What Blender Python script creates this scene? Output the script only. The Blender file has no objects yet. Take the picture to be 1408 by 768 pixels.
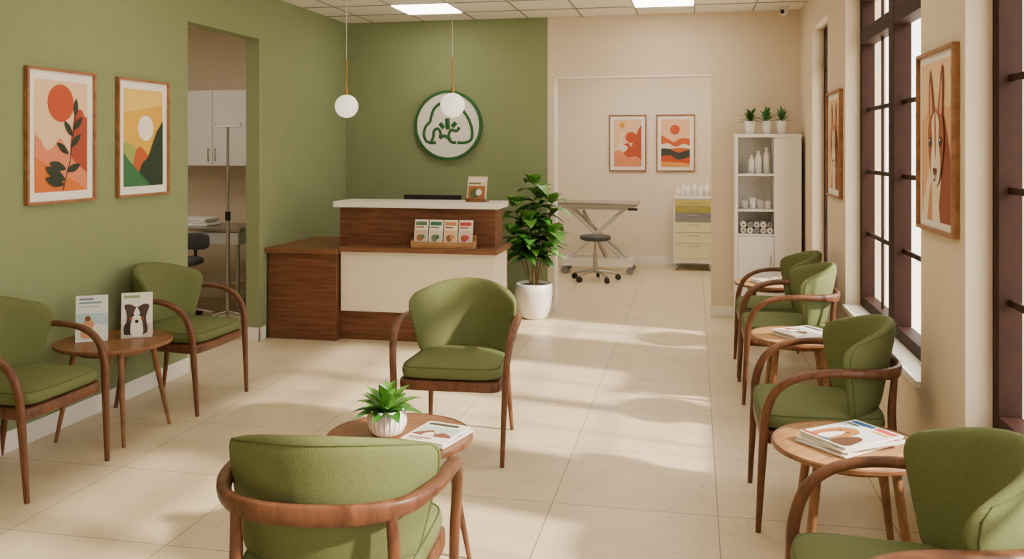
import bpy, math, random
from mathutils import Vector, Matrix
random.seed(7)
rad = math.radians

# ------------------------------------------------------------------ colours / materials
def lin(h):
    h = h.lstrip('#')
    o = []
    for i in (0, 2, 4):
        c = int(h[i:i+2], 16) / 255
        o.append(c/12.92 if c <= .04045 else ((c+.055)/1.055)**2.4)
    return (o[0], o[1], o[2], 1)

def new_mat(name):
    m = bpy.data.materials.new(name)
    m.use_nodes = True
    nt = m.node_tree
    return m, nt, nt.nodes['Principled BSDF']

def mat(name, col, rough=.5, metal=0, nscale=0, var=.0, bump=0, emis=0, spec=.5, sheen=0, bscale=None):
    m, nt, b = new_mat(name)
    c = lin(col)
    b.inputs['Base Color'].default_value = c
    b.inputs['Roughness'].default_value = rough
    b.inputs['Metallic'].default_value = metal
    b.inputs['Specular IOR Level'].default_value = spec
    if sheen:
        b.inputs['Sheen Weight'].default_value = sheen
    if emis:
        b.inputs['Emission Color'].default_value = c
        b.inputs['Emission Strength'].default_value = emis
    if nscale:
        tc = nt.nodes.new('ShaderNodeTexCoord')
        n = nt.nodes.new('ShaderNodeTexNoise')
        n.inputs['Scale'].default_value = nscale
        n.inputs['Detail'].default_value = 4
        nt.links.new(tc.outputs['Object'], n.inputs['Vector'])
        r = nt.nodes.new('ShaderNodeValToRGB')
        r.color_ramp.elements[0].position = .3
        r.color_ramp.elements[1].position = .7
        r.color_ramp.elements[0].color = tuple(x*(1-var) for x in c[:3]) + (1,)
        r.color_ramp.elements[1].color = tuple(min(1, x*(1+var)) for x in c[:3]) + (1,)
        nt.links.new(n.outputs['Fac'], r.inputs['Fac'])
        nt.links.new(r.outputs['Color'], b.inputs['Base Color'])
        if bump:
            src = n
            if bscale:
                src = nt.nodes.new('ShaderNodeTexNoise')
                src.inputs['Scale'].default_value = bscale
                nt.links.new(tc.outputs['Object'], src.inputs['Vector'])
            bp = nt.nodes.new('ShaderNodeBump')
            bp.inputs['Strength'].default_value = bump
            bp.inputs['Distance'].default_value = .004
            nt.links.new(src.outputs['Fac'], bp.inputs['Height'])
            nt.links.new(bp.outputs['Normal'], b.inputs['Normal'])
    return m

def wood(name, dark, light, scale=(1.2, 12, 12), rough=.42, nscale=3.0):
    m, nt, b = new_mat(name)
    tc = nt.nodes.new('ShaderNodeTexCoord')
    mp = nt.nodes.new('ShaderNodeMapping')
    mp.inputs['Scale'].default_value = scale
    n = nt.nodes.new('ShaderNodeTexNoise')
    n.inputs['Scale'].default_value = nscale
    n.inputs['Detail'].default_value = 7
    n.inputs['Roughness'].default_value = .6
    n.inputs['Distortion'].default_value = .6
    r = nt.nodes.new('ShaderNodeValToRGB')
    r.color_ramp.elements[0].position = .32
    r.color_ramp.elements[1].position = .68
    r.color_ramp.elements[0].color = lin(dark)
    r.color_ramp.elements[1].color = lin(light)
    nt.links.new(tc.outputs['Object'], mp.inputs['Vector'])
    nt.links.new(mp.outputs['Vector'], n.inputs['Vector'])
    nt.links.new(n.outputs['Fac'], r.inputs['Fac'])
    nt.links.new(r.outputs['Color'], b.inputs['Base Color'])
    b.inputs['Roughness'].default_value = rough
    b.inputs['Specular IOR Level'].default_value = .35
    return m

_cm = {}
def cmat(h, rough=.6):
    if h not in _cm:
        _cm[h] = mat('print_' + h.lstrip('#'), h, rough)
    return _cm[h]

def floor_mat():
    m, nt, b = new_mat('floor_stone_tile')
    tc = nt.nodes.new('ShaderNodeTexCoord')
    mp = nt.nodes.new('ShaderNodeMapping')
    mp.inputs['Location'].default_value = (-.10 + .73*20, -3.95 + .74*20, 0)
    br = nt.nodes.new('ShaderNodeTexBrick')
    br.offset = 0
    br.squash = 1
    br.inputs['Scale'].default_value = 1
    br.inputs['Brick Width'].default_value = .73
    br.inputs['Row Height'].default_value = .74
    br.inputs['Mortar Size'].default_value = .003
    br.inputs['Mortar Smooth'].default_value = .3
    br.inputs['Bias'].default_value = 0
    br.inputs['Color1'].default_value = lin('#dfcfb2')
    br.inputs['Color2'].default_value = lin('#dacaac')
    br.inputs['Mortar'].default_value = lin('#958673')
    nt.links.new(tc.outputs['Object'], mp.inputs['Vector'])
    nt.links.new(mp.outputs['Vector'], br.inputs['Vector'])
    n = nt.nodes.new('ShaderNodeTexNoise')
    n.inputs['Scale'].default_value = 3.5
    n.inputs['Detail'].default_value = 9
    n.inputs['Roughness'].default_value = .65
    nt.links.new(tc.outputs['Object'], n.inputs['Vector'])
    r = nt.nodes.new('ShaderNodeValToRGB')
    r.color_ramp.elements[0].position = .3
    r.color_ramp.elements[1].position = .62
    r.color_ramp.elements[0].color = (.88, .86, .82, 1)
    r.color_ramp.elements[1].color = (1, 1, 1, 1)
    nt.links.new(n.outputs['Fac'], r.inputs['Fac'])
    sp = nt.nodes.new('ShaderNodeTexNoise')
    sp.inputs['Scale'].default_value = 42
    sp.inputs['Detail'].default_value = 3
    nt.links.new(tc.outputs['Object'], sp.inputs['Vector'])
    r2 = nt.nodes.new('ShaderNodeValToRGB')
    r2.color_ramp.elements[0].position = .31
    r2.color_ramp.elements[1].position = .37
    r2.color_ramp.elements[0].color = (.74, .67, .56, 1)
    r2.color_ramp.elements[1].color = (1, 1, 1, 1)
    nt.links.new(sp.outputs['Fac'], r2.inputs['Fac'])
    def mul(a, c):
        x = nt.nodes.new('ShaderNodeMix')
        x.data_type = 'RGBA'
        x.blend_type = 'MULTIPLY'
        x.inputs['Factor'].default_value = 1
        nt.links.new(a, x.inputs[6])
        nt.links.new(c, x.inputs[7])
        return x.outputs[2]
    o = mul(mul(br.outputs['Color'], r.outputs['Color']), r2.outputs['Color'])
    nt.links.new(o, b.inputs['Base Color'])
    b.inputs['Roughness'].default_value = .33
    b.inputs['Specular IOR Level'].default_value = .45
    return m

def glass_mat():
    m = bpy.data.materials.new('window_glass')
    m.use_nodes = True
    nt = m.node_tree
    nt.nodes.clear()
    o = nt.nodes.new('ShaderNodeOutputMaterial')
    t = nt.nodes.new('ShaderNodeBsdfTransparent')
    g = nt.nodes.new('ShaderNodeBsdfGlossy')
    g.inputs['Roughness'].default_value = .02
    x = nt.nodes.new('ShaderNodeMixShader')
    x.inputs[0].default_value = .04
    nt.links.new(t.outputs[0], x.inputs[1])
    nt.links.new(g.outputs[0], x.inputs[2])
    nt.links.new(x.outputs[0], o.inputs['Surface'])
    return m

M_GREEN = mat('paint_sage_green', '#858f69', .8, nscale=6, var=.02, bump=.06, bscale=120, spec=.25)
M_BEIGE = mat('paint_beige', '#dfceb6', .8, nscale=6, var=.02, bump=.05, bscale=120, spec=.25)
M_WHITEWALL = mat('paint_offwhite', '#ebdfcc', .8, nscale=6, var=.02, spec=.25)
M_CEIL = mat('ceiling_tile', '#f0eae0', .85, nscale=90, var=.03, bump=.1)
M_TBAR = mat('ceiling_tbar', '#8e8880', .6)
M_TRIM = mat('trim_white', '#f1ede6', .45)
M_FLOOR = floor_mat()
M_FRAME = mat('window_frame_dark', '#2c1710', .6, nscale=14, var=.15, spec=.15)
M_GLASS = glass_mat()
M_CHAIRW = wood('walnut_chair', '#4c2e1f', '#7a4f37', (7, 7, 2.0), .4)
M_TABLEW = wood('walnut_table', '#68432b', '#906541', (2, 16, 6), .38)
M_OAKT = wood('oak_table', '#976c44', '#b98f61', (2, 16, 6), .38)
M_DESKW = wood('walnut_desk', '#553423', '#7e523a', (1.0, 10, 13), .45)
M_LEDGEW = wood('walnut_ledge', '#66432e', '#8a5f43', (1.0, 12, 13), .42)
M_CREAM = mat('cream_panel', '#ebe0c9', .5, nscale=5, var=.015)
M_COUNTER = mat('counter_stone', '#efeae0', .3)
M_FABRIC = mat('fabric_olive', '#676e47', .92, nscale=300, var=.18, bump=.3, spec=.15)
M_PIPE = mat('fabric_piping', '#59613c', .9, spec=.15)
M_WHITE = mat('lacquer_white', '#eeebe5', .4)
M_CERAM = mat('ceramic_white', '#f1eee8', .35)
M_METAL = mat('steel_brushed', '#b9b7b2', .35, metal=1)
M_GREY = mat('painted_grey', '#c9c8c4', .4)
M_DGREY = mat('vinyl_dark', '#424446', .5)
M_BLACK = mat('plastic_black', '#1b1c1e', .45)
M_BRASS = mat('brass', '#b88a4a', .3, metal=1)
M_CORD = mat('cord_light', '#d8d4cc', .5)
M_GLOBE = mat('globe_opal', '#fff6e6', .25, emis=1.0)
M_PANEL = mat('led_panel', '#fff2df', .5, emis=13)
M_LEAF = mat('leaf_green', '#3c7329', .34, nscale=9, var=.35)
M_LEAF2 = mat('leaf_bright', '#5a8f39', .36, nscale=20, var=.25)
M_LEAFS = mat('leaf_succulent', '#4d8146', .4, nscale=20, var=.2)
M_STEM = mat('stem_brown', '#6b5a35', .7)
M_SOIL = mat('soil', '#3b2a1e', .95, nscale=60, var=.4)
M_PFRAME = wood('frame_oak', '#84563a', '#a6754c', (6, 6, 6), .42)
M_MAT = mat('poster_mat', '#f3eee6', .7)
M_LOGOG = mat('logo_green', '#27602f', .45)
M_PAGES = mat('pages', '#ece8e0', .7)
M_YEL = mat('drawer_olive', '#aba24c', .45)
M_YEL2 = mat('drawer_lime', '#c6bd66', .45)
M_YEL3 = mat('drawer_cream', '#e2ddb8', .45)
M_DRG = mat('drawer_grey', '#85868a', .45)
M_DOORG = mat('exterior_plaster', '#d8d2c6', .9)

# ------------------------------------------------------------------ mesh builder
def catmull(pts, n, closed=False):
    P = [Vector(p) for p in pts]
    out = []
    N = len(P)
    segs = N if closed else N-1
    for i in range(segs):
        if closed:
            a, b, c, d = P[(i-1) % N], P[i], P[(i+1) % N], P[(i+2) % N]
        else:
            b, c = P[i], P[i+1]
            a = P[i-1] if i > 0 else b*2-c
            d = P[i+2] if i+2 < N else c*2-b
        for k in range(n):
            t = k/n
            out.append(.5*((2*b) + (c-a)*t + (2*a-5*b+4*c-d)*t*t + (3*b-a-3*c+d)*t**3))
    if not closed:
        out.append(P[-1].copy())
    return out

class MB:
    def __init__(s):
        s.v = []; s.f = []; s.m = []; s.s = []; s.mats = []; s.M = Matrix()
    def add(s, vs, fs, mt, smooth=False):
        o = len(s.v)
        for v in vs:
            s.v.append(tuple(s.M @ Vector(v)))
        if mt not in s.mats:
            s.mats.append(mt)
        mi = s.mats.index(mt)
        for f in fs:
            s.f.append([o+i for i in f]); s.m.append(mi); s.s.append(smooth)
    def box(s, x0, x1, y0, y1, z0, z1, mt):
        vs = [(x0,y0,z0),(x1,y0,z0),(x1,y1,z0),(x0,y1,z0),(x0,y0,z1),(x1,y0,z1),(x1,y1,z1),(x0,y1,z1)]
        fs = [(3,2,1,0),(4,5,6,7),(0,1,5,4),(1,2,6,5),(2,3,7,6),(3,0,4,7)]
        s.add(vs, fs, mt)
    def cyl(s, p0, p1, r0, r1, mt, seg=16):
        p0 = Vector(p0); p1 = Vector(p1)
        t = (p1-p0).normalized()
        a = Vector((1,0,0)) if abs(t.x) < .9 else Vector((0,1,0))
        u = t.cross(a).normalized(); w = t.cross(u)
        vs = []
        for p, r in ((p0, r0), (p1, r1)):
            for i in range(seg):
                an = 2*math.pi*i/seg
                vs.append(p + u*math.cos(an)*r + w*math.sin(an)*r)
        s.add(vs, [(i, (i+1) % seg, seg+(i+1) % seg, seg+i) for i in range(seg)], mt, True)
        s.add(vs[:seg], [tuple(range(seg))[::-1]], mt)
        s.add(vs[seg:], [tuple(range(seg))], mt)
    def lathe(s, prof, mt, seg=32, c=(0,0,0), smooth=True):
        c = Vector(c); vs = []; fs = []
        for r, z in prof:
            for i in range(seg):
                an = 2*math.pi*i/seg
                vs.append(c+Vector((r*math.cos(an), r*math.sin(an), z)))
        for k in range(len(prof)-1):
            for i in range(seg):
                j = (i+1) % seg
                fs.append((k*seg+i, k*seg+j, (k+1)*seg+j, (k+1)*seg+i))
        s.add(vs, fs, mt, smooth)
    def sphere(s, c, r, mt, seg=24, sz=1):
        prof = [(max(1e-4, r*math.sin(math.pi*k/12)), -r*sz*math.cos(math.pi*k/12)) for k in range(13)]
        s.lathe(prof, mt, seg, c)
    def sweep(s, pts, sizes, mt, ref, seg=12, n=6, ex=.75):
        P = catmull(pts, n) if n > 1 else [Vector(p) for p in pts]
        S = catmull([(a, b, 0) for a, b in sizes], n) if n > 1 else [Vector((a, b, 0)) for a, b in sizes]
        ref = Vector(ref); vs = []
        up = None
        for i, p in enumerate(P):
            t = (P[min(i+1, len(P)-1)] - P[max(i-1, 0)]).normalized()
            if up is None:
                up = ref
            up = (up - t*up.dot(t)).normalized()
            side = t.cross(up)
            for k in range(seg):
                an = 2*math.pi*k/seg
                cc, ss = math.cos(an), math.sin(an)
                cx = math.copysign(abs(cc)**ex, cc)*S[i].x/2
                cy = math.copysign(abs(ss)**ex, ss)*S[i].y/2
                vs.append(p + side*cx + up*cy)
        L = len(P)
        s.add(vs, [(i*seg+k, i*seg+(k+1) % seg, (i+1)*seg+(k+1) % seg, (i+1)*seg+k) for i in range(L-1) for k in range(seg)], mt, True)
        s.add(vs[:seg], [tuple(range(seg))[::-1]], mt)
        s.add(vs[-seg:], [tuple(range(seg))], mt)
    def sell(s, c, a, b, h, mt, e1=.35, e2=.5, taper=0, crown=0, seg=48, rings=14):
        vs = []; fs = []
        def pw(x, e): return math.copysign(abs(x)**e, x)
        for k in range(rings+1):
            ph = -math.pi/2 + math.pi*k/rings
            cr = max(.0005, pw(math.cos(ph), e2)) if 0 < k < rings else .0005
            z = pw(math.sin(ph), e2)*h
            for i in range(seg):
                th = 2*math.pi*i/seg
                x = a*cr*pw(math.cos(th), e1); y = b*cr*pw(math.sin(th), e1)
                x *= 1 - taper*(y+b)/(2*b)
                zz = z
                if z > 0 and crown:
                    zz += crown*(1-(x/a)**2)*(1-(y/b)**2)
                vs.append((c[0]+x, c[1]+y, c[2]+zz))
        for k in range(rings):
            for i in range(seg):
                j = (i+1) % seg
                fs.append((k*seg+i, k*seg+j, (k+1)*seg+j, (k+1)*seg+i))
        s.add(vs, fs, mt, True)
    def poly(s, pts, mt):
        s.add(pts, [tuple(range(len(pts)))], mt)
    def leaf(s, base, d, L, W, mt, droop=.3, fold=.25, n=6):
        base = Vector(base); d = Vector(d).normalized()
        side = d.cross(Vector((0,0,1)))
        if side.length < .05: side = Vector((1,0,0))
        side.normalize()
        up = side.cross(d).normalized()
        vs = []
        for i in range(n+1):
            t = i/n
            p = base + d*L*t - Vector((0,0,1))*droop*L*t*t
            w = W*.5*math.sin(math.pi*min(1, t**.75*1.0))**.8 if 0 < t < 1 else .001
            vs += [p - side*w + up*w*fold, p, p + side*w + up*w*fold]
        fs = []
        for i in range(n):
            a = i*3
            fs += [(a, a+1, a+4, a+3), (a+1, a+2, a+5, a+4)]
        s.add(vs, fs, mt, True)
    def mesh(s, name):
        me = bpy.data.meshes.new(name)
        me.from_pydata(s.v, [], s.f)
        for m in s.mats: me.materials.append(m)
        for p, mi, sm in zip(me.polygons, s.m, s.s):
            p.material_index = mi; p.use_smooth = sm
        me.update()
        return me
    def build(s, name, parent=None, loc=(0,0,0), rot=0, bevel=0, sub=0):
        me = s.mesh(name)
        ob = bpy.data.objects.new(name, me)
        bpy.context.collection.objects.link(ob)
        ob.location = loc; ob.rotation_euler = (0, 0, rot)
        if parent: ob.parent = parent
        if bevel:
            md = ob.modifiers.new('bevel', 'BEVEL'); md.width = bevel; md.segments = 2; md.limit_method = 'ANGLE'
        if sub:
            md = ob.modifiers.new('subsurf', 'SUBSURF'); md.levels = sub; md.render_levels = sub
        return ob

def group(name, loc=(0,0,0), rot=0):
    e = bpy.data.objects.new(name, None)
    e.empty_display_size = .1
    bpy.context.collection.objects.link(e)
    e.location = loc; e.rotation_euler = (0, 0, rot)
    return e

# ------------------------------------------------------------------ room shell
H = 2.9; XL = -3.55; XR = .97; YB = 8.65; YE = 12.3; YF = -1.6
b = MB(); b.box(-6.75, 1.22, YF-.15, YE+.15, -.1, 0, M_FLOOR); b.build('floor')
b = MB(); b.box(-6.75, 1.22, YF-.15, YE+.15, H, H+.12, M_CEIL); b.build('ceiling')
# ceiling grid
b = MB()
g = .54
x = -2.70 - 2*g
while x < XR:
    if x > XL: b.box(x-.006, x+.006, YF, YB, H-.005, H, M_TBAR)
    x += g
y = 8.15 - 18*g
while y < YB:
    if y > YF: b.box(XL, XR, y-.006, y+.006, H-.006, H, M_TBAR)
    y += g
b.build('trim_ceiling_grid')
# left wall (doorway 5.72..6.78, top 2.51)
b = MB()
for (y0, y1, z0, z1) in ((YF, 5.72, 0, H), (5.72, 6.78, 2.51, H), (6.78, YB, 0, H)):
    b.box(XL-.12, XL, y0, y1, z0, z1, M_GREEN)
b.build('wall_left')
b = MB(); b.box(XL-.12, -1.426, YB, YB+.12, 0, H, M_GREEN); b.build('wall_back_green')
b = MB()
b.box(-1.426, -1.353, YB, YB+.12, 0, H, M_BEIGE)
b.box(-1.353, .156, YB, YB+.12, 2.3, H, M_BEIGE)
b.box(.156, XR, YB, YB+.12, 0, H, M_BEIGE)
b.build('wall_back')
b = MB(); b.box(-6.6, XL-.12, YB, YB+.12, 0, H, M_BEIGE); b.build('wall_side_room_back')
b = MB(); b.box(-6.75, -6.6, 3.5, YB+.12, 0, H, M_BEIGE); b.build('wall_side_room_left')
b = MB(); b.box(-6.6, XL-.12, 3.38, 3.5, 0, H, M_BEIGE); b.build('wall_side_room_front')
b = MB(); b.box(-4.2, XR, YE, YE+.12, 0, H, M_WHITEWALL); b.build('wall_exam_back')
b = MB(); b.box(-4.32, -4.2, YB+.12, YE+.12, 0, H, M_WHITEWALL); b.build('wall_exam_left')
b = MB(); b.box(XL-.12, 1.22, YF-.12, YF, 0, H, M_BEIGE); b.build('wall_front')
# right wall with windows
WIN = [(6.92, 7.78), (4.15, 6.12), (1.55, 3.50), (-1.05, .92)]
ZS, ZT = .58, 2.60
b = MB()
ys = [YF-.12] + sorted([v for w in WIN for v in w]) + [YE+.12]
for i in range(0, len(ys), 2):
    b.box(XR, XR+.25, ys[i], ys[i+1], 0, H, M_BEIGE)
for y0, y1 in WIN:
    b.box(XR, XR+.25, y0, y1, 0, ZS-.03, M_BEIGE)
    b.box(XR, XR+.25, y0, y1, ZT, H, M_BEIGE)
b.build('wall_right')
for i, (y0, y1) in enumerate(WIN):
    w = group('window_%d' % (i+1))
    b = MB()
    b.box(XR-.02, XR+.25, y0, y1, ZS-.03, ZS, M_TRIM)
    b.build('sill', w, bevel=.003)
    b = MB()
    xa, xb = XR+.09, XR+.17
    fw = .065
    b.box(xa, xb, y0, y0+fw, ZS, ZT, M_FRAME); b.box(xa, xb, y1-fw, y1, ZS, ZT, M_FRAME)
    b.box(xa, xb, y0+fw, y1-fw, ZS, ZS+fw, M_FRAME); b.box(xa, xb, y0+fw, y1-fw, ZT-.05, ZT, M_FRAME)
    b.box(xa-.01, xb, y0+fw, y1-fw, 2.27, 2.36, M_FRAME)
    n = 2 if y1-y0 > 1.2 else 1
    pw = (y1-y0)/n
    for k in range(n):
        a0 = y0+k*pw; a1 = a0+pw
        if k > 0: b.box(xa-.012, xb, a0-.065, a0+.065, ZS+fw, ZT-.05, M_FRAME)
        mid = (a0+a1)/2
        b.box(xa+.035, xb-.03, mid-.012, mid+.012, ZS+fw, ZT-.05, M_FRAME)
        for z in (1.05, 1.45, 1.85):
            b.box(xa+.035, xb-.03, a0+.03, a1-.03, z-.013, z+.013, M_FRAME)
    b.build('frame', w, bevel=.003)
    b = MB()
    b.box(xb-.038, xb-.034, y0+.02, y1-.02, ZS+.02, ZT-.02, M_GLASS)
    b.build('glass_pane', w)
# baseboards
def bb(name, *a):
    b = MB(); b.box(*a, M_TRIM); b.build(name, bevel=.004)
bb('baseboard_left', XL, XL+.015, YF, 5.72, 0, .11)
b = MB()
b.box(XL, XL+.015, 6.765, 6.87, 0, .11, M_TRIM); b.box(XL-.12, XL+.015, 6.765, 6.78, 0, .11, M_TRIM)
b.build('baseboard_left_jamb', bevel=.003)
bb('baseboard_right', XR-.015, XR, YF, YB, 0, .10)
bb('baseboard_back', .145, XR-.015, YB-.015, YB, 0, .10)
bb('baseboard_exam', -4.2, XR, YE-.015, YE, 0, .12)
bb('baseboard_back_green', XL, -1.353, YB-.015, YB, 0, .10)
bb('baseboard_side_room', -6.6, XL-.12, YB-.015, YB, 0, .10)
# thin trim around the opening
b = MB()
b.box(-1.365, -1.345, YB-.006, YB+.126, 0, 2.3, M_TRIM)
b.box(-1.365, .162, YB-.006, YB+.126, 2.291, 2.305, M_TRIM)
b.build('trim_opening')
# exterior ground
b = MB(); b.box(1.3, 30, -20, 30, -.3, -.1, M_DOORG); b.build('exterior_ground')

# ------------------------------------------------------------------ chair
def chair_meshes():
    ms = {}
    half = [(0,.290,.668),(.13,.280,.670),(.235,.225,.676),(.292,.115,.684),(.312,-.02,.684),(.314,-.14,.662),(.307,-.225,.606),(.298,-.268,.51),(.290,-.280,.38),(.278,-.300,0)]
    sz = [(.026,.060),(.027,.060),(.034,.050),(.044,.036),(.046,.031),(.044,.031),(.038,.034),(.034,.038),(.033,.037),(.022,.023)]
    pts = [(-p[0], p[1], p[2]) for p in half[::-1]] + half[1:]
    szs = sz[::-1] + sz[1:]
    b = MB()
    b.sweep(pts, szs, M_CHAIRW, (0,-1,0), seg=14, n=7)
    ms['bentwood_arm_and_front_legs'] = (b.mesh('chair_arm'), 0)
    b = MB()
    for sx in (-1, 1):
        b.sweep([(sx*.205,.25,.665),(sx*.212,.237,.50),(sx*.222,.25,.30),(sx*.238,.295,0)], [(.03,.026),(.034,.034),(.032,.034),(.021,.021)], M_CHAIRW, (0,-1,0), seg=12, n=6)
    ms['rear_legs'] = (b.mesh('chair_rear_legs'), 0)
    b = MB()
    b.sell((0,-.03,.390), .276, .262, .03, M_CHAIRW, .22, .2, taper=.16)
    ms['seat_frame'] = (b.mesh('chair_frame'), 0)
    b = MB()
    b.sell((0,-.035,.455), .272, .262, .046, M_FABRIC, .33, .55, taper=.13, crown=.014)
    pw = lambda x, e: math.copysign(abs(x)**e, x)
    for zz, sc in ((.482, .966), (.432, .975)):
        ring = []
        for i in range(97):
            th = 2*math.pi*i/96
            x = .272*sc*pw(math.cos(th), .33); y = .262*sc*pw(math.sin(th), .33)
            x *= 1-.13*(y+.262)/.524
            ring.append((x, y-.035, zz))
        b.sweep(ring, [(.006,.006)]*97, M_PIPE, (0,0,1), seg=6, n=1)
    ms['seat_cushion'] = (b.mesh('chair_seat'), 0)
    # back shell
    wt = [(0,.240),(.07,.262),(.2,.278),(.4,.300),(.58,.318),(.74,.332),(.86,.332),(.94,.316),(1,.280)]
    def W(v):
        for i in range(len(wt)-1):
            if v <= wt[i+1][0]:
                t = (v-wt[i][0])/(wt[i+1][0]-wt[i][0]); t = t*t*(3-2*t)*.4+t*.6
                return wt[i][1]*(1-t)+wt[i+1][1]*t
        return wt[-1][1]
    NU, NV = 28, 22
    b = MB()
    def surf(u, v, sgn):
        vv = .5-.5*math.cos(math.pi*v)
        uu = math.sin(u*math.pi/2)
        s = uu*W(vv)
        z = .470 + vv*.396 - .062*(abs(uu)**2.2)*vv**1.5
        x = s*(1-1.0*s*s)
        y = .232 - 1.95*s*s + (z-.66)*.20
        n = Vector((3.9*s, 1, 0)).normalized()
        t = .062*max(0, 1-abs(uu)**7)**.5*max(0, 1-abs(2*vv-1)**7)**.5
        p = Vector((x, y, z)) + n*t*.5*sgn
        return p
    for sgn in (-1, 1):
        vs = [surf(-1+2*i/NU, j/NV, sgn) for j in range(NV+1) for i in range(NU+1)]
        fs = []
        for j in range(NV):
            for i in range(NU):
                q = (j*(NU+1)+i, j*(NU+1)+i+1, (j+1)*(NU+1)+i+1, (j+1)*(NU+1)+i)
                fs.append(q if sgn < 0 else q[::-1])
        b.add(vs, fs, M_FABRIC, True)
    me = b.mesh('chair_back')
    import bmesh
    bm = bmesh.new(); bm.from_mesh(me)
    bmesh.ops.remove_doubles(bm, verts=bm.verts, dist=2e-4)
    bmesh.ops.recalc_face_normals(bm, faces=bm.faces)
    bm.to_mesh(me); bm.free()
    ms['back_cushion'] = (me, 1)
    # sewn seam along the edge of the back cushion
    b = MB()
    path = [surf(-.80, .12+.74*k/14, 1) for k in range(15)] + [surf(-.80+1.6*k/24, .86, 1) for k in range(1, 25)] + [surf(.80, .86-.74*k/14, 1) for k in range(1, 15)]
    b.sweep(path, [(.005,.005)]*len(path), M_PIPE, (0,1,0), seg=6, n=1)
    ms['back_seam'] = (b.mesh('chair_seam'), 0)
    return ms
CH = chair_meshes()
def chair(x, y, rot):
    g = group('lounge_armchair', (x, y, 0), rot)
    for nme, (me, sub) in CH.items():
        o = bpy.data.objects.new(nme, me)
        bpy.context.collection.objects.link(o)
        o.parent = g
        if sub:
            md = o.modifiers.new('s', 'SUBSURF'); md.levels = sub; md.render_levels = sub
    return g
chair(-1.24, 4.62, rad(3))            # centre, facing camera
chair(-.995, 2.38, rad(187))            # foreground, back to camera
chair(-3.20, 5.08, rad(88))            # left
chair(-3.25, 3.74, rad(90))            # left
chair(.56, 4.10, rad(-90))
chair(.60, 5.98, rad(-90))
chair(.60, 6.65, rad(-90))
chair(.56, 2.44, rad(-90))

# ------------------------------------------------------------------ tables
def table(x, y, r, h, wt, wl, rot=45):
    g = group('round_side_table', (x, y, 0), rad(rot))
    b = MB()
    prof = [(.001, h-.024),(r-.03, h-.024),(r-.006, h-.014),(r, h-.006),(r-.004, h),(.001, h)]
    b.lathe(prof, wt, 64, smooth=False)
    b.build('table_top', g)
    b = MB()
    b.lathe([(r-.004, h-.018),(r+.004, h-.014),(r+.004, h-.002),(r-.001, h+.003),(r-.008, h+.0005)], wl, 64, smooth=False)
    b.build('rim', g)
    b = MB()
    for k in range(4):
        a = math.pi/2*k
        c, s = math.cos(a), math.sin(a)
        b.sweep([(c*(r*.66), s*(r*.66), h-.024),(c*r*.8, s*r*.8, h*.5),(c*r*.97, s*r*.97, 0)], [(.034,.03),(.030,.028),(.018,.018)], wl, (c, s, 0), seg=10, n=4)
    b.lathe([(r*.55, h-.055),(r*.66, h-.055),(r*.66, h-.024),(r*.55, h-.024)], wl, 32, smooth=False)
    b.build('legs', g)
    return g
table(-1.115, 3.25, .28, .495, M_TABLEW, M_CHAIRW, 20)
table(-3.20, 4.42, .305, .52, M_TABLEW, M_TABLEW, 45)
table(.56, 3.43, .275, .515, M_OAKT, M_TABLEW, 45)
table(.58, 5.34, .26, .52, M_OAKT, M_TABLEW, 45)
table(.60, 7.40, .28, .52, M_OAKT, M_TABLEW, 45)

# ------------------------------------------------------------------ art
def art(b, cx, cz, w, h, shapes, y, step=.0006):
    k = 0
    for s in shapes:
        k += 1
        yy = y - step*k
        if s[0] == 'c':
            _, col, x, z, r = s[:5]
            rx = r; rz = s[5] if len(s) > 5 else r
            pts = [((x + math.cos(t*math.pi/16)*rx), (z + math.sin(t*math.pi/16)*rz*w/h)) for t in range(32)]
        else:
            _, col, pts, sm = s
            if sm:
                pts = [(p.x, p.y) for p in catmull([(p[0], p[1], 0) for p in pts], 6, True)]
        q = []
        for px, pz in pts:
            px = min(1, max(0, px)); pz = min(1, max(0, pz))
            p = (cx-w/2+px*w, yy, cz-h/2+pz*h)
            if not q or (Vector(p)-Vector(q[-1])).length > 1e-5: q.append(p)
        b.poly(q, cmat(col))
def poster(loc, rot, w, h, shapes, margin=.05):
    g = group('framed_poster', loc, rot)
    b = MB(); f = .016
    for a in ((-w/2, -w/2+f, -h/2, h/2), (w/2-f, w/2, -h/2, h/2), (-w/2+f, w/2-f, -h/2, -h/2+f), (-w/2+f, w/2-f, h/2-f, h/2)):
        b.box(a[0], a[1], -.028, 0, a[2], a[3], M_PFRAME)
    b.build('frame', g, bevel=.002)
    b = MB(); b.box(-w/2+f, w/2-f, -.012, -.001, -h/2+f, h/2-f, M_MAT); b.build('mat_board', g)
    b = MB(); art(b, 0, 0, w-2*f-2*margin, h-2*f-2*margin, shapes, -.0125); b.build('print', g)
R = [(0,0),(1,0),(1,1),(0,1)]
leafs = []
for (x, z, dx, dz) in ((.62,.34,-.22,.10),(.66,.40,.20,.12),(.70,.50,-.16,.14),(.72,.56,.17,.12),(.75,.68,.02,.17),(.56,.2,-.30,.06),(.58,.18,.26,.06),(.52,.06,-.34,.06),(.54,.10,-.36,.12)):
    nx, nz = -dz*.24, dx*.13
    leafs.append(('p', '#263023', [(x,z),(x+dx*.5+nx, z+dz*.5+nz),(x+dx,z+dz),(x+dx*.5-nx, z+dz*.5-nz)], True))
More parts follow.
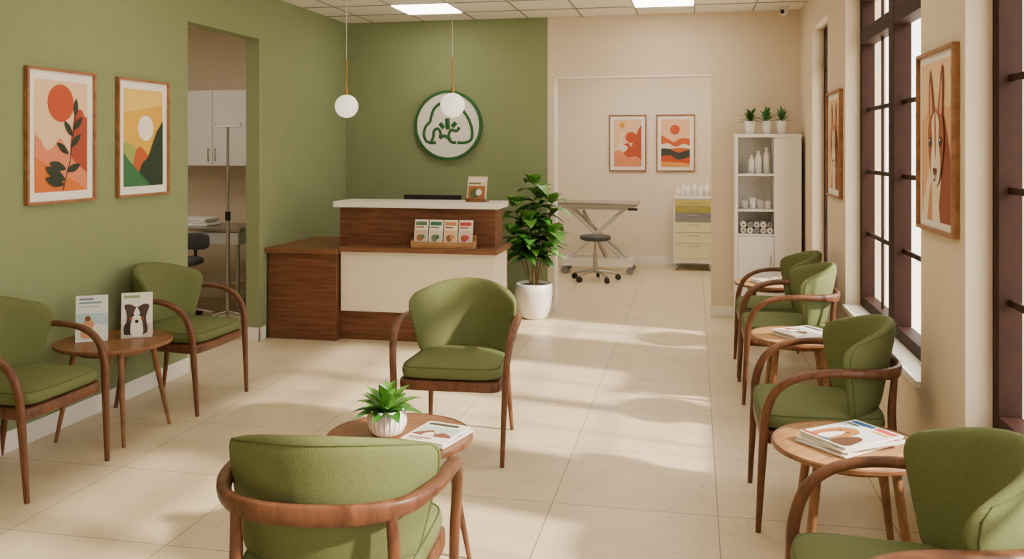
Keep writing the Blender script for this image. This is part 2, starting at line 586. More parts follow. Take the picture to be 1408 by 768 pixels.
A1 = [('p','#ecc39b',R,False),('c','#b9481f',.48,.80,.25),
      ('p','#a5412b',[(.66,0),(.66,.40),(.70,.55),(.76,.72),(.88,.75),(.96,.68),(1.1,.66),(1.1,-.1),(.7,-.1)],True),
      ('p','#da7f5b',[(-.1,-.1),(-.1,.47),(.08,.48),(.20,.38),(.34,.40),(.46,.48),(.58,.40),(.72,.28),(.9,.2),(1.1,.1),(1.1,-.1)],True),
      ('p','#d36c24',[(-.1,-.1),(-.1,.28),(.15,.27),(.35,.16),(.6,.12),(.85,.05),(1,-.1)],True),
      ('p','#263023',[(.50,0),(.52,0),(.67,.3),(.765,.70),(.755,.70),(.655,.3)],False)] + leafs
A2 = [('p','#e0ac30',R,False),('p','#e8c55c',[(0,.75),(1,.85),(1,1),(0,1)],False),('c','#f7efdc',.55,.60,.20),
      ('p','#99a152',[(-.1,-.1),(-.1,.42),(.15,.44),(.4,.34),(.6,.26),(1,.2),(1,-.1)],True),
      ('p','#bd5622',[(.2,-.1),(.25,.28),(.36,.40),(.48,.38),(.62,.28),(.8,-.1)],True),
      ('p','#1c3424',[(.3,-.1),(.42,.20),(.6,.30),(.74,.46),(.88,.60),(1.1,.64),(1.2,-.1)],True),
      ('p','#2f6b41',[(-.1,-.1),(-.1,.36),(.1,.28),(.3,.18),(.5,.08),(.7,-.02),(.7,-.1)],True)]
A3 = [('p','#eebf98',R,False),('c','#c64c24',.62,.62,.20),('p','#b8502d',[(-.1,-.1),(-.1,.2),(.2,.4),(.5,.5),(.62,.42),(.75,.6),(.95,.85),(1.1,.8),(1.1,-.1)],True),
      ('p','#f3d9c0',[(-.1,.3),(.15,.45),(.25,.7),(.4,.72),(.3,.5),(.5,.42),(.4,.32),(.1,.2)],True),
      ('p','#e08b64',[(-.1,-.1),(-.1,.25),(.2,.35),(.5,.2),(.8,.22),(1.1,.08),(1.1,-.1)],True),('c','#e0953a',.3,.88,.1)]
A4 = [('p','#eebd95',R,False),('c','#c64f2b',.48,.78,.17),('p','#cc5c2a',[(-.1,-.1),(-.1,.62),(.2,.6),(.45,.52),(.7,.6),(1.1,.5),(1.1,-.1)],True),
      ('p','#f2e3cf',[(-.1,.42),(.2,.5),(.5,.42),(.8,.48),(1.1,.4),(1.1,.36),(.7,.40),(.3,.38),(-.1,.34)],True),
      ('p','#383e3a',[(-.1,-.1),(-.1,.33),(.25,.38),(.6,.3),(1.1,.34),(1.1,-.1)],True),
      ('p','#c24c25',[(-.1,-.1),(-.1,.18),(.3,.24),(.6,.15),(1.1,.2),(1.1,-.1)],True),('p','#e39a45',[(-.1,-.1),(-.1,.08),(.4,.1),(1.1,.04),(1.1,-.1)],True)]
A5 = [('p','#dfa878',R,False),('p','#ecc697',[(0,.62),(.3,.72),(1,.70),(1,1),(0,1)],False),
      ('p','#8a4327',[(.34,-.1),(.38,.25),(.42,.45),(.70,.66),(.88,.50),(1.0,.28),(1.1,.05),(1.1,-.1)],True),
      ('p','#ead7bd',[(.02,-.1),(.10,.12),(.26,.30),(.48,.40),(.66,.28),(.60,.10),(.62,-.1)],True),
      ('p','#c98f66',[(.20,-.1),(.26,.10),(.34,.24),(.38,.10),(.36,-.1)],True),
      ('p','#7d3c22',[(.33,.60),(.27,.76),(.31,.94),(.36,.92),(.43,.78),(.45,.64)],True),('p','#d79a74',[(.345,.64),(.315,.76),(.335,.87),(.385,.76),(.40,.66)],True),
      ('p','#7d3c22',[(.58,.64),(.62,.80),(.70,.96),(.75,.93),(.76,.78),(.70,.60)],True),('p','#d79a74',[(.63,.66),(.66,.79),(.70,.88),(.72,.77),(.69,.64)],True),
      ('p','#9b5230',[(.27,.52),(.32,.64),(.52,.69),(.73,.64),(.78,.50),(.72,.36),(.62,.24),(.44,.23),(.33,.35)],True),
      ('p','#efe1cb',[(.40,.62),(.52,.68),(.63,.62),(.62,.50),(.68,.36),(.61,.24),(.45,.23),(.37,.35),(.42,.50)],True),
      ('p','#b5714a',[(.49,.66),(.53,.67),(.555,.5),(.53,.38),(.49,.5)],True),
      ('c','#22150f',.36,.495,.045),('c','#22150f',.69,.495,.045),('c','#efe1cb',.35,.505,.013),('c','#efe1cb',.68,.505,.013),
      ('p','#5c3226',[(.46,.32),(.525,.335),(.59,.32),(.525,.285)],True),
      ('p','#5c3226',[(.518,.29),(.532,.29),(.532,.265),(.58,.255),(.525,.253),(.47,.255),(.518,.265)],False)]
poster((XL, 4.42, 1.67), rad(90), .56, .76, A1)
poster((XL, 5.185, 1.67), rad(90), .55, .76, A2)
poster((-.905, YE, 1.675), 0, .51, .78, A3)
poster((-.255, YE, 1.675), 0, .52, .78, A4)
poster((XR, 3.845, 1.63), rad(-90), .555, .74, A5, .03)
poster((XR, 6.515, 1.63), rad(-90), .60, .74, A5, .04)

# ------------------------------------------------------------------ reception desk
g = group('reception_desk')
b = MB()
b.box(-3.53, -2.92, 6.90, 7.82, 0, .725, M_DESKW)
b.build('pedestal', g, bevel=.003)
b = MB(); b.box(-3.545, -2.90, 6.86, 7.88, .725, .765, M_LEDGEW); b.build('pedestal_top', g, bevel=.003)
b = MB(); b.box(-2.92, -1.60, 7.0, 7.42, 0, .745, M_DESKW); b.build('base_body', g, bevel=.003)
b = MB(); b.box(-2.90, -1.58, 6.955, 7.0, .245, .742, M_CREAM); b.box(-1.60, -1.58, 7.0, 7.42, .245, .742, M_CREAM)
b.build('cream_front_panel', g, bevel=.002)
b = MB(); b.box(-2.895, -1.55, 6.90, 7.45, .745, .785, M_LEDGEW); b.build('ledge', g, bevel=.003)
b = MB(); b.box(-2.98, -1.615, 7.13, 7.42, .785, 1.10, M_DESKW); b.box(-2.98,-2.896,7.13,7.42,.765,.785,M_DESKW); b.build('upper_body', g, bevel=.002)
b = MB(); b.box(-3.02, -1.575, 7.07, 7.47, 1.10, 1.15, M_COUNTER); b.build('counter_top', g, bevel=.005)
b = MB(); b.box(-2.90, -1.66, 7.42, 7.85, .70, .73, M_LEDGEW); b.box(-1.70, -1.66, 7.42, 7.83, 0, .70, M_DESKW); b.build('worktop', g)
# monitor
g = group('computer_monitor', (-2.325, 7.70, .731))
b = MB(); b.box(-.27, .27, -.012, .012, .10, .45, M_BLACK); b.build('screen', g, bevel=.004)
b = MB(); b.box(-.03, .03, .012, .03, 0, .25, M_BLACK); b.box(-.12, .12, -.08, .10, 0, .01, M_BLACK); b.build('stand', g)

# brochures
def booklet(b, w, h, t, shapes, M, step=.0006):
    b.M = M
    b.box(-w/2, w/2, 0, t, 0, h, M_PAGES)
    art(b, 0, h/2, w, h, shapes, 0, step)
    b.M = Matrix()
def cover(bg, top, pic, acc):
    return [('p',bg,R,False),('p',pic,[(.06,.08),(.94,.08),(.94,.6),(.06,.6)],False),
            ('c',acc,.42,.3,.24),('c',top,.62,.34,.16),('p',top,[(.08,.78),(.9,.78),(.9,.92),(.08,.92)],False),
            ('p',acc,[(.08,.68),(.7,.68),(.7,.73),(.08,.73)],False)]
g = group('brochure_rack', (-2.02, 7.00, .786))
b = MB()
b.box(-.265, .265, -.06, .06, 0, .012, M_OAKT); b.box(-.265, .265, -.06, -.048, .012, .05, M_OAKT)
b.box(-.265, .265, .05, .06, .012, .10, M_OAKT); b.box(-.265,-.255,-.048,.05,.012,.06,M_OAKT); b.box(.255,.265,-.048,.05,.012,.06,M_OAKT)
b.build('tray', g, bevel=.002)
b = MB()
for i, c in enumerate((('#e9e2d6','#54805b','#c9b79b','#a5683c'),('#eee9df','#3b7257','#d8cdb8','#6b7f5a'),('#efe3d2','#c98a58','#d9b890','#8b5a3a'),('#e8ddd2','#c2453b','#d8bfae','#a04a3a'))):
    booklet(b, .115, .215, .012, cover(*c), Matrix.Translation((-.19+.126*i, -.03, .016)) @ Matrix.Rotation(rad(-12), 4, 'X'))
b.build('brochures', g)
g = group('brochure_display_stand', (-1.80, 7.26, 1.151), rad(-6))
b = MB(); b.box(-.09, .09, -.045, .045, 0, .01, M_TABLEW); b.box(-.09,.09,-.045,-.037,.01,.03,M_TABLEW); b.build('stand_base', g)
b = MB(); booklet(b, .17, .205, .01, cover('#e6d3b8','#f4efe4','#a9693c','#4d6b3c'), Matrix.Translation((0, -.03, .011)) @ Matrix.Rotation(rad(-12), 4, 'X')); b.build('brochure', g)

# logo sign
g = group('clinic_logo_sign', (-2.44, YB, 1.835))
b = MB()
def ydisc(b, r0, r1, y0, y1, mt, seg=72):
    vs = []
    for (r, y) in ((r0, y1), (r1, y1), (r1, y0), (r0, y0)):
        for i in range(seg):
            a = 2*math.pi*i/seg
            vs.append((r*math.cos(a), y, r*math.sin(a)))
    fs = []
    for k in range(4):
        for i in range(seg):
            j = (i+1) % seg; kk = (k+1) % 4
            fs.append((k*seg+i, k*seg+j, kk*seg+j, kk*seg+i))
    b.add(vs, fs, mt)
ydisc(b, .325, .352, -.045, 0, M_LOGOG); b.build('ring', g)
b = MB(); ydisc(b, .001, .326, -.034, 0, M_WHITE); b.build('disc', g)
b = MB()
def stroke(pts, w=.030, n=8):
    P = [(x*.35, -.036, z*.35) for x, z in pts]
    b.sweep(P, [(w, .014)]*len(P), M_LOGOG, (0,-1,0), seg=8, n=n)
# dome / animal outline
stroke([(-.36,-.50),(-.52,-.50),(-.66,-.44),(-.72,-.24),(-.66,-.02),(-.54,.10),(-.50,.26),(-.40,.50),(-.18,.64),(.04,.56),(.22,.56),(.46,.40),(.64,.12),(.72,-.20),(.68,-.42),(.50,-.50),(.28,-.50)])
stroke([(-.52,-.50),(-.44,-.34),(-.42,-.16),(-.30,-.10),(-.22,-.22),(-.24,-.38)])
stroke([(-.24,-.38),(-.12,-.30),(.0,-.36),(.10,-.48),(.24,-.50)]); stroke([(.10,-.48),(.02,-.30),(.10,-.14),(.26,-.16),(.34,-.06)])
stroke([(.00,-.12),(-.02,.20)], .05); stroke([(-.24,.06),(-.12,-.08)], .045); stroke([(.24,.08),(.12,-.04)], .045)
b.build('emblem', g)

# ------------------------------------------------------------------ pendants
def pendant(x, y, z, r):
    g = group('globe_pendant_lamp', (x, y, 0))
    b = MB(); b.sphere((0,0,z), r, M_GLOBE, 32); b.build('globe', g)
    b = MB(); b.cyl((0,0,z+r-.005), (0,0,z+r+.05), .016, .014, M_BRASS); b.cyl((0,0,z+r+.05), (0,0,z+r+.30), .006, .006, M_BRASS); b.build('brass_stem', g)
    b = MB(); b.cyl((0,0,z+r+.30), (0,0,H-.02), .003, .003, M_CORD, 8); b.cyl((0,0,H-.02), (0,0,H), .05, .05, M_CORD, 24); b.build('cord', g)
pendant(-2.95, 7.2, 1.965, .10)
pendant(-2.0, 7.2, 1.965, .103)

# LED panels
def panel(x0, x1, y0, y1):
    b = MB(); b.box(x0+.01, x1-.01, y0+.01, y1-.01, H-.012, H-.0065, M_PANEL); b.build('led_ceiling_panel')
for (xa, ya) in ((-2.70, 7.61), (-.54, 7.61), (-2.70, 4.37), (-.54, 4.37), (-2.70, 1.13), (-.54, 1.13)):
    panel(xa, xa+.54, ya, ya+.54)
panel(-1.2, -.6, 10.9, 11.5); panel(-.2, .4, 10.9, 11.5); panel(-3, -2.4, 10.2, 10.8); panel(-1.2, -.6, 9.4, 10.0); panel(-.2, .4, 9.4, 10.0)  # unseen panels added because the exam room needs light
panel(-5.0, -4.4, 6.6, 7.2); panel(-5.0, -4.4, 5.0, 5.6)  # out of view, added only to brighten the side room

# security camera
g = group('security_camera', (.80, 8.42, 0))
b = MB(); b.cyl((0,0,H-.012), (0,0,H), .05, .05, M_WHITE, 24); b.sphere((0,0,H-.045), .042, M_WHITE); b.build('housing', g)
b = MB(); b.sphere((-.012,-.022,H-.05), .024, M_BLACK); b.build('lens', g)

# ------------------------------------------------------------------ potted plant
g = group('potted_ficus_plant', (-1.49, 8.24, 0))
b = MB()
b.lathe([(.001,0),(.11,0),(.135,.02),(.165,.12),(.178,.24),(.175,.325),(.165,.33),(.160,.30),(.001,.30)], M_CERAM, 40)
b.build('ceramic_pot', g)
b = MB(); b.lathe([(.001,.303),(.160,.303)], M_SOIL, 32); b.build('soil', g)
b = MB()
stems = [((0,0,.30),(.01,0,.7),(0,.01,1.26)), ((.02,.01,.30),(.08,.02,.6),(.17,.0,1.08)), ((-.02,0,.30),(-.09,-.01,.6),(-.17,-.02,1.05)),
         ((0,-.02,.30),(.0,-.09,.55),(-.03,-.13,.92)), ((.0,.02,.3),(.03,.06,.6),(.05,.08,1.12)), ((.02,-.01,.3),(.10,-.05,.5),(.20,-.09,.80)), ((-.02,-.01,.3),(-.09,-.05,.5),(-.18,-.08,.78))]
LV = MB()
for st in stems:
    b.sweep(list(st), [(.018,.018),(.013,.013),(.007,.007)], M_STEM, (0,-1,0), seg=8, n=5)
    path = catmull(st, 7)
    for i, p in enumerate(path):
        t = i/(len(path)-1)
        if p.z < .55: continue
        for k in range(2):
            a = i*2.4 + k*3.0 + random.uniform(-.4, .4)
            el = random.uniform(-.05, .6) + t*.3
            d = Vector((math.cos(a)*math.cos(el), math.sin(a)*math.cos(el)*.8, math.sin(el)))
            LV.leaf(p, d, random.uniform(.23, .31)*(1-.12*t), random.uniform(.115, .15), M_LEAF if random.random() < .7 else M_LEAF2, droop=random.uniform(.35, .8), fold=.3, n=7)
    for k in range(5):
        a = k*1.26; d = Vector((math.cos(a)*.6, math.sin(a)*.6, .8))
        LV.leaf(path[-1], d, .19, .11, M_LEAF2, droop=.25)
b.build('stems', g)
LV.build('leaves', g)

# ------------------------------------------------------------------ table decor
g = group('potted_succulent', (-1.165, 3.25, .496))
b = MB()
b.lathe([(.001,0),(.045,0),(.062,.012),(.074,.045),(.074,.07),(.064,.098),(.058,.098),(.06,.085),(.001,.085)], M_CERAM, 40)
for k in range(24):
    a = 2*math.pi*k/24
    c, s = math.cos(a), math.sin(a)
    b.sweep([(c*.060,s*.060,.014),(c*.074,s*.074,.045),(c*.0745,s*.0745,.07),(c*.066,s*.066,.095)], [(.005,.005)]*4, M_CERAM, (c,s,0), seg=6, n=3)
b.build('ribbed_pot', g)
b = MB(); b.lathe([(.001,.087),(.059,.087)], M_SOIL, 24); b.build('soil', g)
b = MB()
for ring, (n, el, L) in enumerate(((8, .25, .13), (8, .65, .15), (6, 1.0, .165), (4, 1.3, .16))):
    for k in range(n):
        a = 2*math.pi*k/n + ring*.4 + random.uniform(-.15, .15)
        d = Vector((math.cos(a)*math.cos(el), math.sin(a)*math.cos(el), math.sin(el)))
        b.leaf((d.x*.01, d.y*.01, .085), d, L*random.uniform(.9, 1.1), .058, M_LEAF2 if ring > 0 else M_LEAF, droop=.28, fold=.4, n=7)
b.build('leaves', g)

C_PETS = [('p','#efe9df',R,False),('p','#dfe6ea',[(0,.42),(1,.42),(1,1),(0,1)],False),('p','#2f62a0',[(.05,.86),(.5,.86),(.5,.96),(.05,.96)],False),('p','#c43a30',[(.54,.86),(.95,.86),(.95,.96),(.54,.96)],False),
          ('p','#3b6b3f',[(.05,.78),(.3,.78),(.3,.82),(.05,.82)],False),('p','#e2a832',[(.62,.76),(.94,.76),(.94,.82),(.62,.82)],False),
          ('p','#a8703f',[(.18,.06),(.14,.36),(.22,.58),(.42,.66),(.6,.56),(.62,.3),(.58,.06)],True),('p','#f4efe6',[(.30,.08),(.30,.30),(.40,.46),(.50,.3),(.48,.08)],True),
          ('c','#22150f',.32,.46,.03),('c','#22150f',.48,.46,.03),('p','#5b3a26',[(.60,.05),(.62,.3),(.72,.44),(.86,.40),(.94,.2),(.92,.05)],True),
          ('p','#c43a30',[(.03,.03),(.35,.03),(.35,.07),(.03,.07)],False),('p','#2f62a0',[(.40,.03),(.6,.03),(.6,.07),(.40,.07)],False)]
C_TRAVEL = [('p','#f0ebe2',R,False),('p','#b9c9c4',[(.06,.30),(.94,.30),(.94,.74),(.06,.74)],False),('p','#7a4a35',[(.06,.30),(.25,.5),(.4,.56),(.55,.42),(.7,.5),(.94,.30)],True),
            ('p','#f0ebe2',[(.3,.30),(.36,.44),(.48,.46),(.55,.30)],True),('p','#3a3f38',[(.08,.82),(.8,.82),(.8,.93),(.08,.93)],False),('p','#9a5a3c',[(.08,.14),(.6,.14),(.6,.19),(.08,.19)],False),('p','#8f958c',[(.08,.07),(.45,.07),(.45,.10),(.08,.10)],False)]
C_LIFE = [('p','#e9e2d6',R,False),('p','#3f5f57',[(.05,.12),(.95,.12),(.95,.7),(.05,.7)],False),('p','#d9c7a8',[(.2,.14),(.3,.5),(.5,.62),(.7,.5),(.8,.14)],True),('c','#6b4430',.5,.45,.13),('p','#8a3b2c',[(.08,.8),(.85,.8),(.85,.93),(.08,.93)],False)]
def magstack(loc, rot, n, w, h, cov):
    g = group('magazine_stack', loc, rot)
    allc = (C_PETS, C_TRAVEL, C_LIFE)
    for i in range(n):
        b = MB(); a = rad(random.uniform(-9, 9)) if i < n-1 else 0
        M = Matrix.Translation((random.uniform(-.01,.01), random.uniform(-.01,.01)-h/2, i*.0095+.0068)) @ Matrix.Rotation(a, 4, 'Z') @ Matrix.Rotation(rad(-90), 4, 'X')
        booklet(b, w, h, .0066, allc[cov] if i == n-1 else allc[(cov+i+1) % 3], M, .00018)
        b.build('magazine_%d' % (i+1), g)
magstack((-.965, 3.25, .4975), rad(-12), 2, .18, .23, 1)
magstack((.56, 3.43, .5175), rad(-52), 4, .22, .29, 0)
magstack((.61, 5.34, .5225), rad(-55), 3, .20, .27, 1)
magstack((.60, 7.40, .5225), rad(-60), 3, .20, .27, 2)

# standing booklets on left table
dog = [('p','#e9e6df',R,False),('p','#cfc6b6',[(0,0),(1,0),(1,.3),(0,.3)],False),('p','#8fa77c',[(.08,.88),(.6,.88),(.6,.94),(.08,.94)],False),
       ('p','#4a352b',[(.2,.1),(.18,.5),(.10,.72),(.3,.74),(.5,.68),(.72,.74),(.90,.70),(.8,.45),(.82,.1)],True),
       ('p','#f3efe8',[(.34,.06),(.32,.34),(.46,.64),(.54,.64),(.68,.34),(.68,.06)],True),
       ('c','#171313',.38,.50,.04),('c','#171313',.62,.50,.04),('c','#171313',.50,.36,.06),('c','#a05a3a',.32,.42,.05),('c','#a05a3a',.68,.42,.05),
       ('p','#2b211d',[(.1,.1),(.12,.3),(.25,.34),(.3,.1)],True)]
kids = [('p','#e8ede9',R,False),('p','#5f7f93',[(.1,.9),(.55,.9),(.55,.94),(.1,.94)],False),('p','#7b9aa8',[(.1,.82),(.8,.82),(.8,.86),(.1,.86)],False),('p','#a9bfc6',[(.1,.74),(.7,.74),(.7,.77),(.1,.77)],False),
        ('p','#b8d4dc',[(0,.3),(1,.35),(1,.6),(0,.62)],False),('p','#d99b72',[(.2,.1),(.2,.35),(.35,.5),(.55,.42),(.6,.1)],True),('p','#f2ede6',[(.5,.08),(.55,.32),(.72,.38),(.85,.3),(.85,.08)],True),('c','#7a4a33',.38,.5,.09)]
for shp, lx, ly, rz in ((kids, -3.30, 4.36, 32), (dog, -3.115, 4.50, 30)):
    g = group('tabletop_booklet', (lx, ly, .522), rad(rz))
    b = MB()
    booklet(b, .165, .255, .006, shp, Matrix.Rotation(rad(-9), 4, 'X'))
    b.M = Matrix.Translation((0, .085, 0)) @ Matrix.Rotation(rad(11), 4, 'X')
    b.box(-.08, .08, 0, .004, 0, .25, M_PAGES)
    b.build('folded_cover', g)

# ------------------------------------------------------------------ shelf cabinet
g = group('storage_shelf_cabinet', (.36, 8.24, 0))
W_, D_, T_ = .575, .38, 1.73
b = MB()
b.box(0, .025, 0, D_, 0, T_-.03, M_WHITE); b.box(.34, W_, 0, D_, 0, T_-.03, M_WHITE)
b.box(.025, .34, D_-.015, D_, 0, T_-.03, M_WHITE)
b.box(-.008, W_+.008, -.008, D_, T_-.03, T_, M_WHITE)
b.box(.025, .34, .02, D_-.015, .0, .08, M_WHITE)
for z in (.83, 1.05, 1.37):
    b.box(.025, .34, .006, D_-.015, z-.018, z, M_WHITE)
b.build('carcass', g, bevel=.002)
b = MB(); b.box(.028, .337, -.002, .016, .085, .808, M_WHITE); b.build('lower_door', g, bevel=.003)
b = MB(); b.cyl((.31,-.02,.52),(.31,-.02,.64),.005,.005,M_METAL,8); b.build('door_handle', g)
def bottle(b, x, y, z, r, h, mt):
    b.lathe([(.001,0),(r,0),(r,h*.7),(r*.5,h*.82),(r*.45,h*.84),(r*.45,h),(.001,h)], mt, 16, (x, y, z))
b = MB()
for x, h, r in ((.15,.17,.028),(.21,.21,.032),(.285,.24,.030)): bottle(b, x, .14, 1.37, r, h, M_CERAM)
b.build('shelf_bottles', g)
b = MB()
for x, h, r in ((.09,.07,.032),(.16,.10,.028),(.225,.085,.034),(.295,.07,.03)):
    b.lathe([(.001,0),(r,0),(r,h),(r*.9,h),(r*.9,h*.9),(.001,h*.9)], M_GREY if r > .03 else M_CERAM, 18, (x, .13, 1.05))
b.build('shelf_jars', g)
b = MB()
for i in range(5):
    for j in range(2):
        x = .075+.058*i; z = .858+.053*j
        b.cyl((x, .04, z), (x, .17, z), .026, .026, (M_GREY, M_PAGES, M_DRG)[(i+j) % 3], 14)
        b.cyl((x, .038, z), (x, .041, z), .010, .010, M_STEM, 10)
b.build('bandage_rolls', g)
for x, kind in ((.50, 0), (.645, 1), (.78, 2)):
    g = group('potted_houseplant', (x, 8.40, T_))
    b = MB(); b.lathe([(.001,0),(.038,0),(.050,.12),(.045,.122),(.042,.108),(.001,.108)], M_CERAM, 24); b.build('pot', g)
    b = MB(); b.lathe([(.001,.11),(.043,.11)], M_SOIL, 16); b.build('soil', g)
    b = MB()
    for k in range(22):
        a = k*2.4; el = .3+.055*k if kind else .2+.05*k
        d = Vector((math.cos(a)*math.cos(el), math.sin(a)*math.cos(el), abs(math.sin(el))))
        b.leaf((0,0,.11+.002*k), d, random.uniform(.10,.14)*(1.15 if kind == 0 else 1), .038 if kind != 2 else .028, M_LEAFS if kind != 0 else M_LEAF, droop=.15 if kind else .3, fold=.3)
    b.build('leaves', g)

# ------------------------------------------------------------------ exam room
g = group('exam_table', (-1.22, 11.45, 0))
b = MB(); b.box(-.52, .52, -.27, .27, .89, .915, M_METAL); b.box(-.50,.50,-.25,.25,.86,.89,M_GREY); b.build('table_top', g, bevel=.006)
b = MB()
for y in (-.16, .16):
    b.cyl((-.40,y,.86), (.32,y,.20), .022, .022, M_GREY); b.cyl((.38,y,.86), (-.36,y,.20), .022, .022, M_GREY)
    b.box(-.45,.45,y-.02,y+.02,.82,.86,M_GREY)
b.cyl((-.02,-.18,.53),(-.02,.18,.53),.014,.014,M_METAL)
b.cyl((.1,0,.2),(-.2,0,.8),.028,.022,M_METAL)
b.box(.40,.52,-.30,-.27,.82,.85,M_BLACK)
b.build('scissor_lift', g)
b = MB()
b.box(-.45,.45,-.22,-.16,.10,.20,M_WHITE); b.box(-.45,.45,.16,.22,.10,.20,M_WHITE); b.box(-.45,-.38,-.16,.16,.10,.18,M_WHITE); b.box(.38,.45,-.16,.16,.10,.18,M_WHITE)
for x in (-.42,.42):
    for y in (-.2,.2):
        b.cyl((x,y-.015,.045),(x,y+.015,.045),.045,.045,M_DRG,16); b.box(x-.02,x+.02,y-.025,y+.025,.07,.10,M_DRG)
b.build('wheeled_base', g)

def stool(x, y, seat_z, back=False, base=True):
    g = group('rolling_stool', (x, y, 0))
    b = MB(); b.lathe([(.001,seat_z-.06),(.15,seat_z-.06),(.185,seat_z-.045),(.19,seat_z-.015),(.175,seat_z),(.001,seat_z+.004)], M_DGREY, 32); b.build('seat', g)
    b = MB(); b.cyl((0,0,.10),(0,0,.32),.028,.028,M_METAL); b.cyl((0,0,.32),(0,0,seat_z-.06),.016,.016,M_METAL)
    for k in range(5):
        a = 2*math.pi*k/5 + .3
        c, s = math.cos(a), math.sin(a)
        b.sweep([(0,0,.12),(c*.14,s*.14,.105),(c*.28,s*.28,.075)], [(.038,.03),(.032,.024),(.024,.02)], M_METAL, (0,0,1), seg=8, n=4)
        b.cyl((c*.28-s*.018,s*.28+c*.018,.035),(c*.28+s*.018,s*.28-c*.018,.035),.035,.035,M_BLACK,14)
        b.cyl((c*.28,s*.28,.03),(c*.28,s*.28,.08),.009,.009,M_BLACK,8)
    b.build('five_star_base', g)
    if back:
        b = MB(); b.sweep([(0,.15,seat_z-.04),(0,.22,seat_z),(0,.21,seat_z+.1)], [(.03,.02)]*3, M_BLACK, (0,0,1), seg=8, n=4)
        b.sell((0,.19,seat_z+.14), .16, .025, .08, M_DGREY, .5, .5); b.build('backrest', g)
stool(-1.18, 10.72, .545)

g = group('drawer_cart', (-.275, 11.78, 0))
b = MB(); b.box(0,.52,0,.42,.10,.94,M_WHITE); b.box(-.01,.53,-.015,.43,.94,.965,M_WHITE); b.build('body', g, bevel=.004)
DR = ((.085,M_YEL2),(.085,M_YEL),(.12,M_DRG),(.14,M_YEL3),(.14,M_YEL3),(.20,M_YEL3))
b = MB()
z = .925
for h, m in DR:
    b.box(.025,.495,-.014,0,z-h+.010,z,m)
    z -= h
b.build('drawer_fronts', g, bevel=.003)
b = MB()
z = .925
for h, m in DR:
    b.box(.18,.34,-.024,-.014,z-.034,z-.026,M_METAL); z -= h
b.build('handles', g)
b = MB()
for x in (.05,.47):
    for y in (.05,.37): b.cyl((x-.012,y,.04),(x+.012,y,.04),.04,.04,M_DRG,14); b.box(x-.015,x+.015,y-.015,y+.015,.06,.10,M_METAL)
b.build('casters', g)
g = group('medicine_bottles', (-.275, 11.78, .966))
b = MB()
for x, h, r in ((.06,.13,.03),(.13,.16,.028),(.20,.14,.035),(.28,.17,.03),(.36,.15,.038),(.44,.18,.035)): bottle(b, x, .16, 0, r, h, M_CERAM)
b.build('bottles', g)

# ------------------------------------------------------------------ side room
g = group('wall_cabinet', (0, 8.30, 0))
b = MB(); b.box(-5.67,-4.47,0.018,.35,1.42,2.2,M_WHITE); b.build('carcass', g)
b = MB()
for k in range(3): b.box(-5.67+.4*k+.003,-5.27+.4*k-.003,0,.018,1.423,2.197,M_WHITE)
b.build('doors', g, bevel=.003)
b = MB()
for x in (-4.91,-4.83,-5.63): b.cyl((x,-.022,1.47),(x,-.022,1.60),.006,.006,M_METAL,8); b.cyl((x,-.022,1.48),(x,0,1.48),.004,.004,M_METAL,8); b.cyl((x,-.022,1.59),(x,0,1.59),.004,.004,M_METAL,8)
b.build('handles', g)
g = group('steel_work_table', (-4.85, 8.05, 0))
b = MB(); b.box(-.62,.60,-.32,.30,.80,.835,M_METAL); b.box(-.60,.58,-.30,.28,.30,.315,M_METAL); b.box(.15,.58,-.31,.27,.68,.795,M_GREY); b.build('top_and_shelf', g, bevel=.003)
b = MB()
for x in (-.58,.56):
    for y in (-.28,.26): b.cyl((x,y,0),(x,y,.80),.018,.018,M_METAL)
b.build('legs', g)
g = group('folded_towels', (-4.90, 7.98, .836))
b = MB(); b.box(-.22,.24,-.14,.14,0,.03,M_WHITE); b.box(-.20,.21,-.13,.13,.03,.055,M_PAGES); b.box(-.19,.22,-.13,.14,.055,.08,M_WHITE); b.build('towels', g, bevel=.01)
g = group('iv_drip_stand', (-4.13, 7.3, 0))
b = MB(); b.cyl((0,0,.10),(0,0,1.0),.018,.018,M_METAL); b.cyl((0,0,1.0),(0,0,1.80),.012,.012,M_METAL)
b.cyl((0,0,.95),(0,0,1.03),.024,.024,M_BLACK)
for s in (-1,1):
    b.sweep([(0,0,1.795),(s*.06,0,1.80),(s*.115,0,1.80),(s*.125,0,1.83)], [(.010,.010)]*4, M_METAL, (0,-1,0), seg=8, n=4)
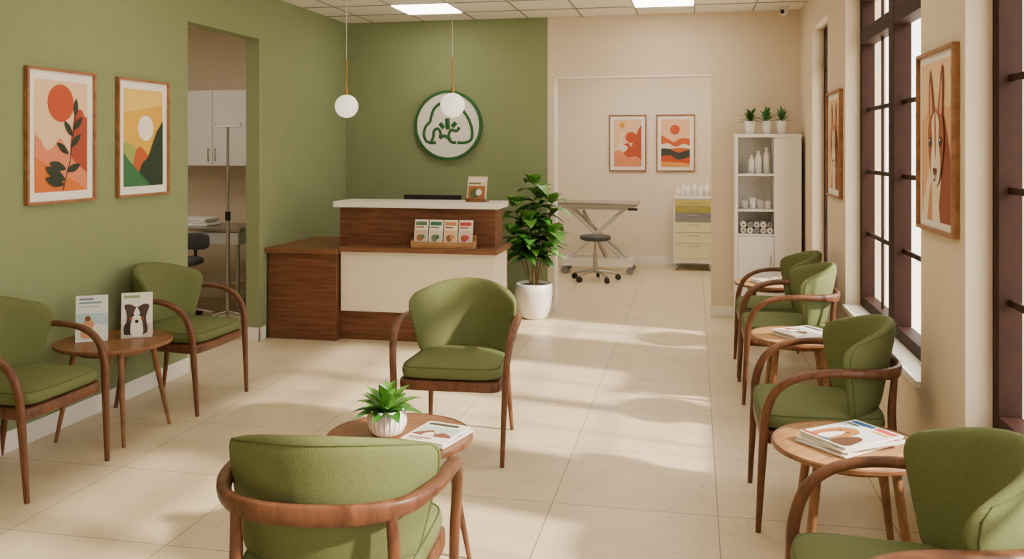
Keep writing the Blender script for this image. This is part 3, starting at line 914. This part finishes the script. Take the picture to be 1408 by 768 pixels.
for k in range(5):
    a = 2*math.pi*k/5+.2
    c, s = math.cos(a), math.sin(a)
    b.sweep([(0,0,.13),(c*.13,s*.13,.10),(c*.25,s*.25,.07)], [(.022,.022)]*3, M_METAL, (0,0,1), seg=8, n=3)
    b.cyl((c*.25-s*.012,s*.25+c*.012,.028),(c*.25+s*.012,s*.25-c*.012,.028),.028,.028,M_BLACK,12)
    b.cyl((c*.25,s*.25,.028),(c*.25,s*.25,.07),.007,.007,M_BLACK,8)
b.build('pole_and_base', g)
stool(-4.66, 7.42, .58, True)

# ------------------------------------------------------------------ camera
cam = bpy.data.cameras.new('camera')
co = bpy.data.objects.new('camera', cam)
bpy.context.collection.objects.link(co)
co.location = (0, 0, 1.6)
co.rotation_euler = (rad(90), 0, math.atan(251/1215))
cam.sensor_width = 36
cam.lens = 1215/1408*36
cam.shift_y = -180/1408
cam.clip_start = .05
bpy.context.scene.camera = co

# ------------------------------------------------------------------ light
sun = bpy.data.lights.new('sun', 'SUN')
sun.energy = 12.5
sun.angle = rad(3.2)
sun.color = (1, .86, .68)
so = bpy.data.objects.new('sun', sun)
bpy.context.collection.objects.link(so)
d = Vector((-1, .20, -.66)).normalized()
so.rotation_euler = d.to_track_quat('-Z', 'Y').to_euler()
so.location = (6, 3, 5)

w = bpy.data.worlds.new('world')
bpy.context.scene.world = w
w.use_nodes = True
nt = w.node_tree
bg = nt.nodes['Background']
tc = nt.nodes.new('ShaderNodeTexCoord')
n = nt.nodes.new('ShaderNodeTexNoise')
n.inputs['Scale'].default_value = 7
n.inputs['Detail'].default_value = 5
r = nt.nodes.new('ShaderNodeValToRGB')
r.color_ramp.elements[0].position = .35
r.color_ramp.elements[1].position = .6
r.color_ramp.elements[0].color = (.80, .79, .68, 1)
r.color_ramp.elements[1].color = (1, .94, .85, 1)
nt.links.new(tc.outputs['Generated'], n.inputs['Vector'])
nt.links.new(n.outputs['Fac'], r.inputs['Fac'])
nt.links.new(r.outputs['Color'], bg.inputs['Color'])
bg.inputs['Strength'].default_value = 6.4
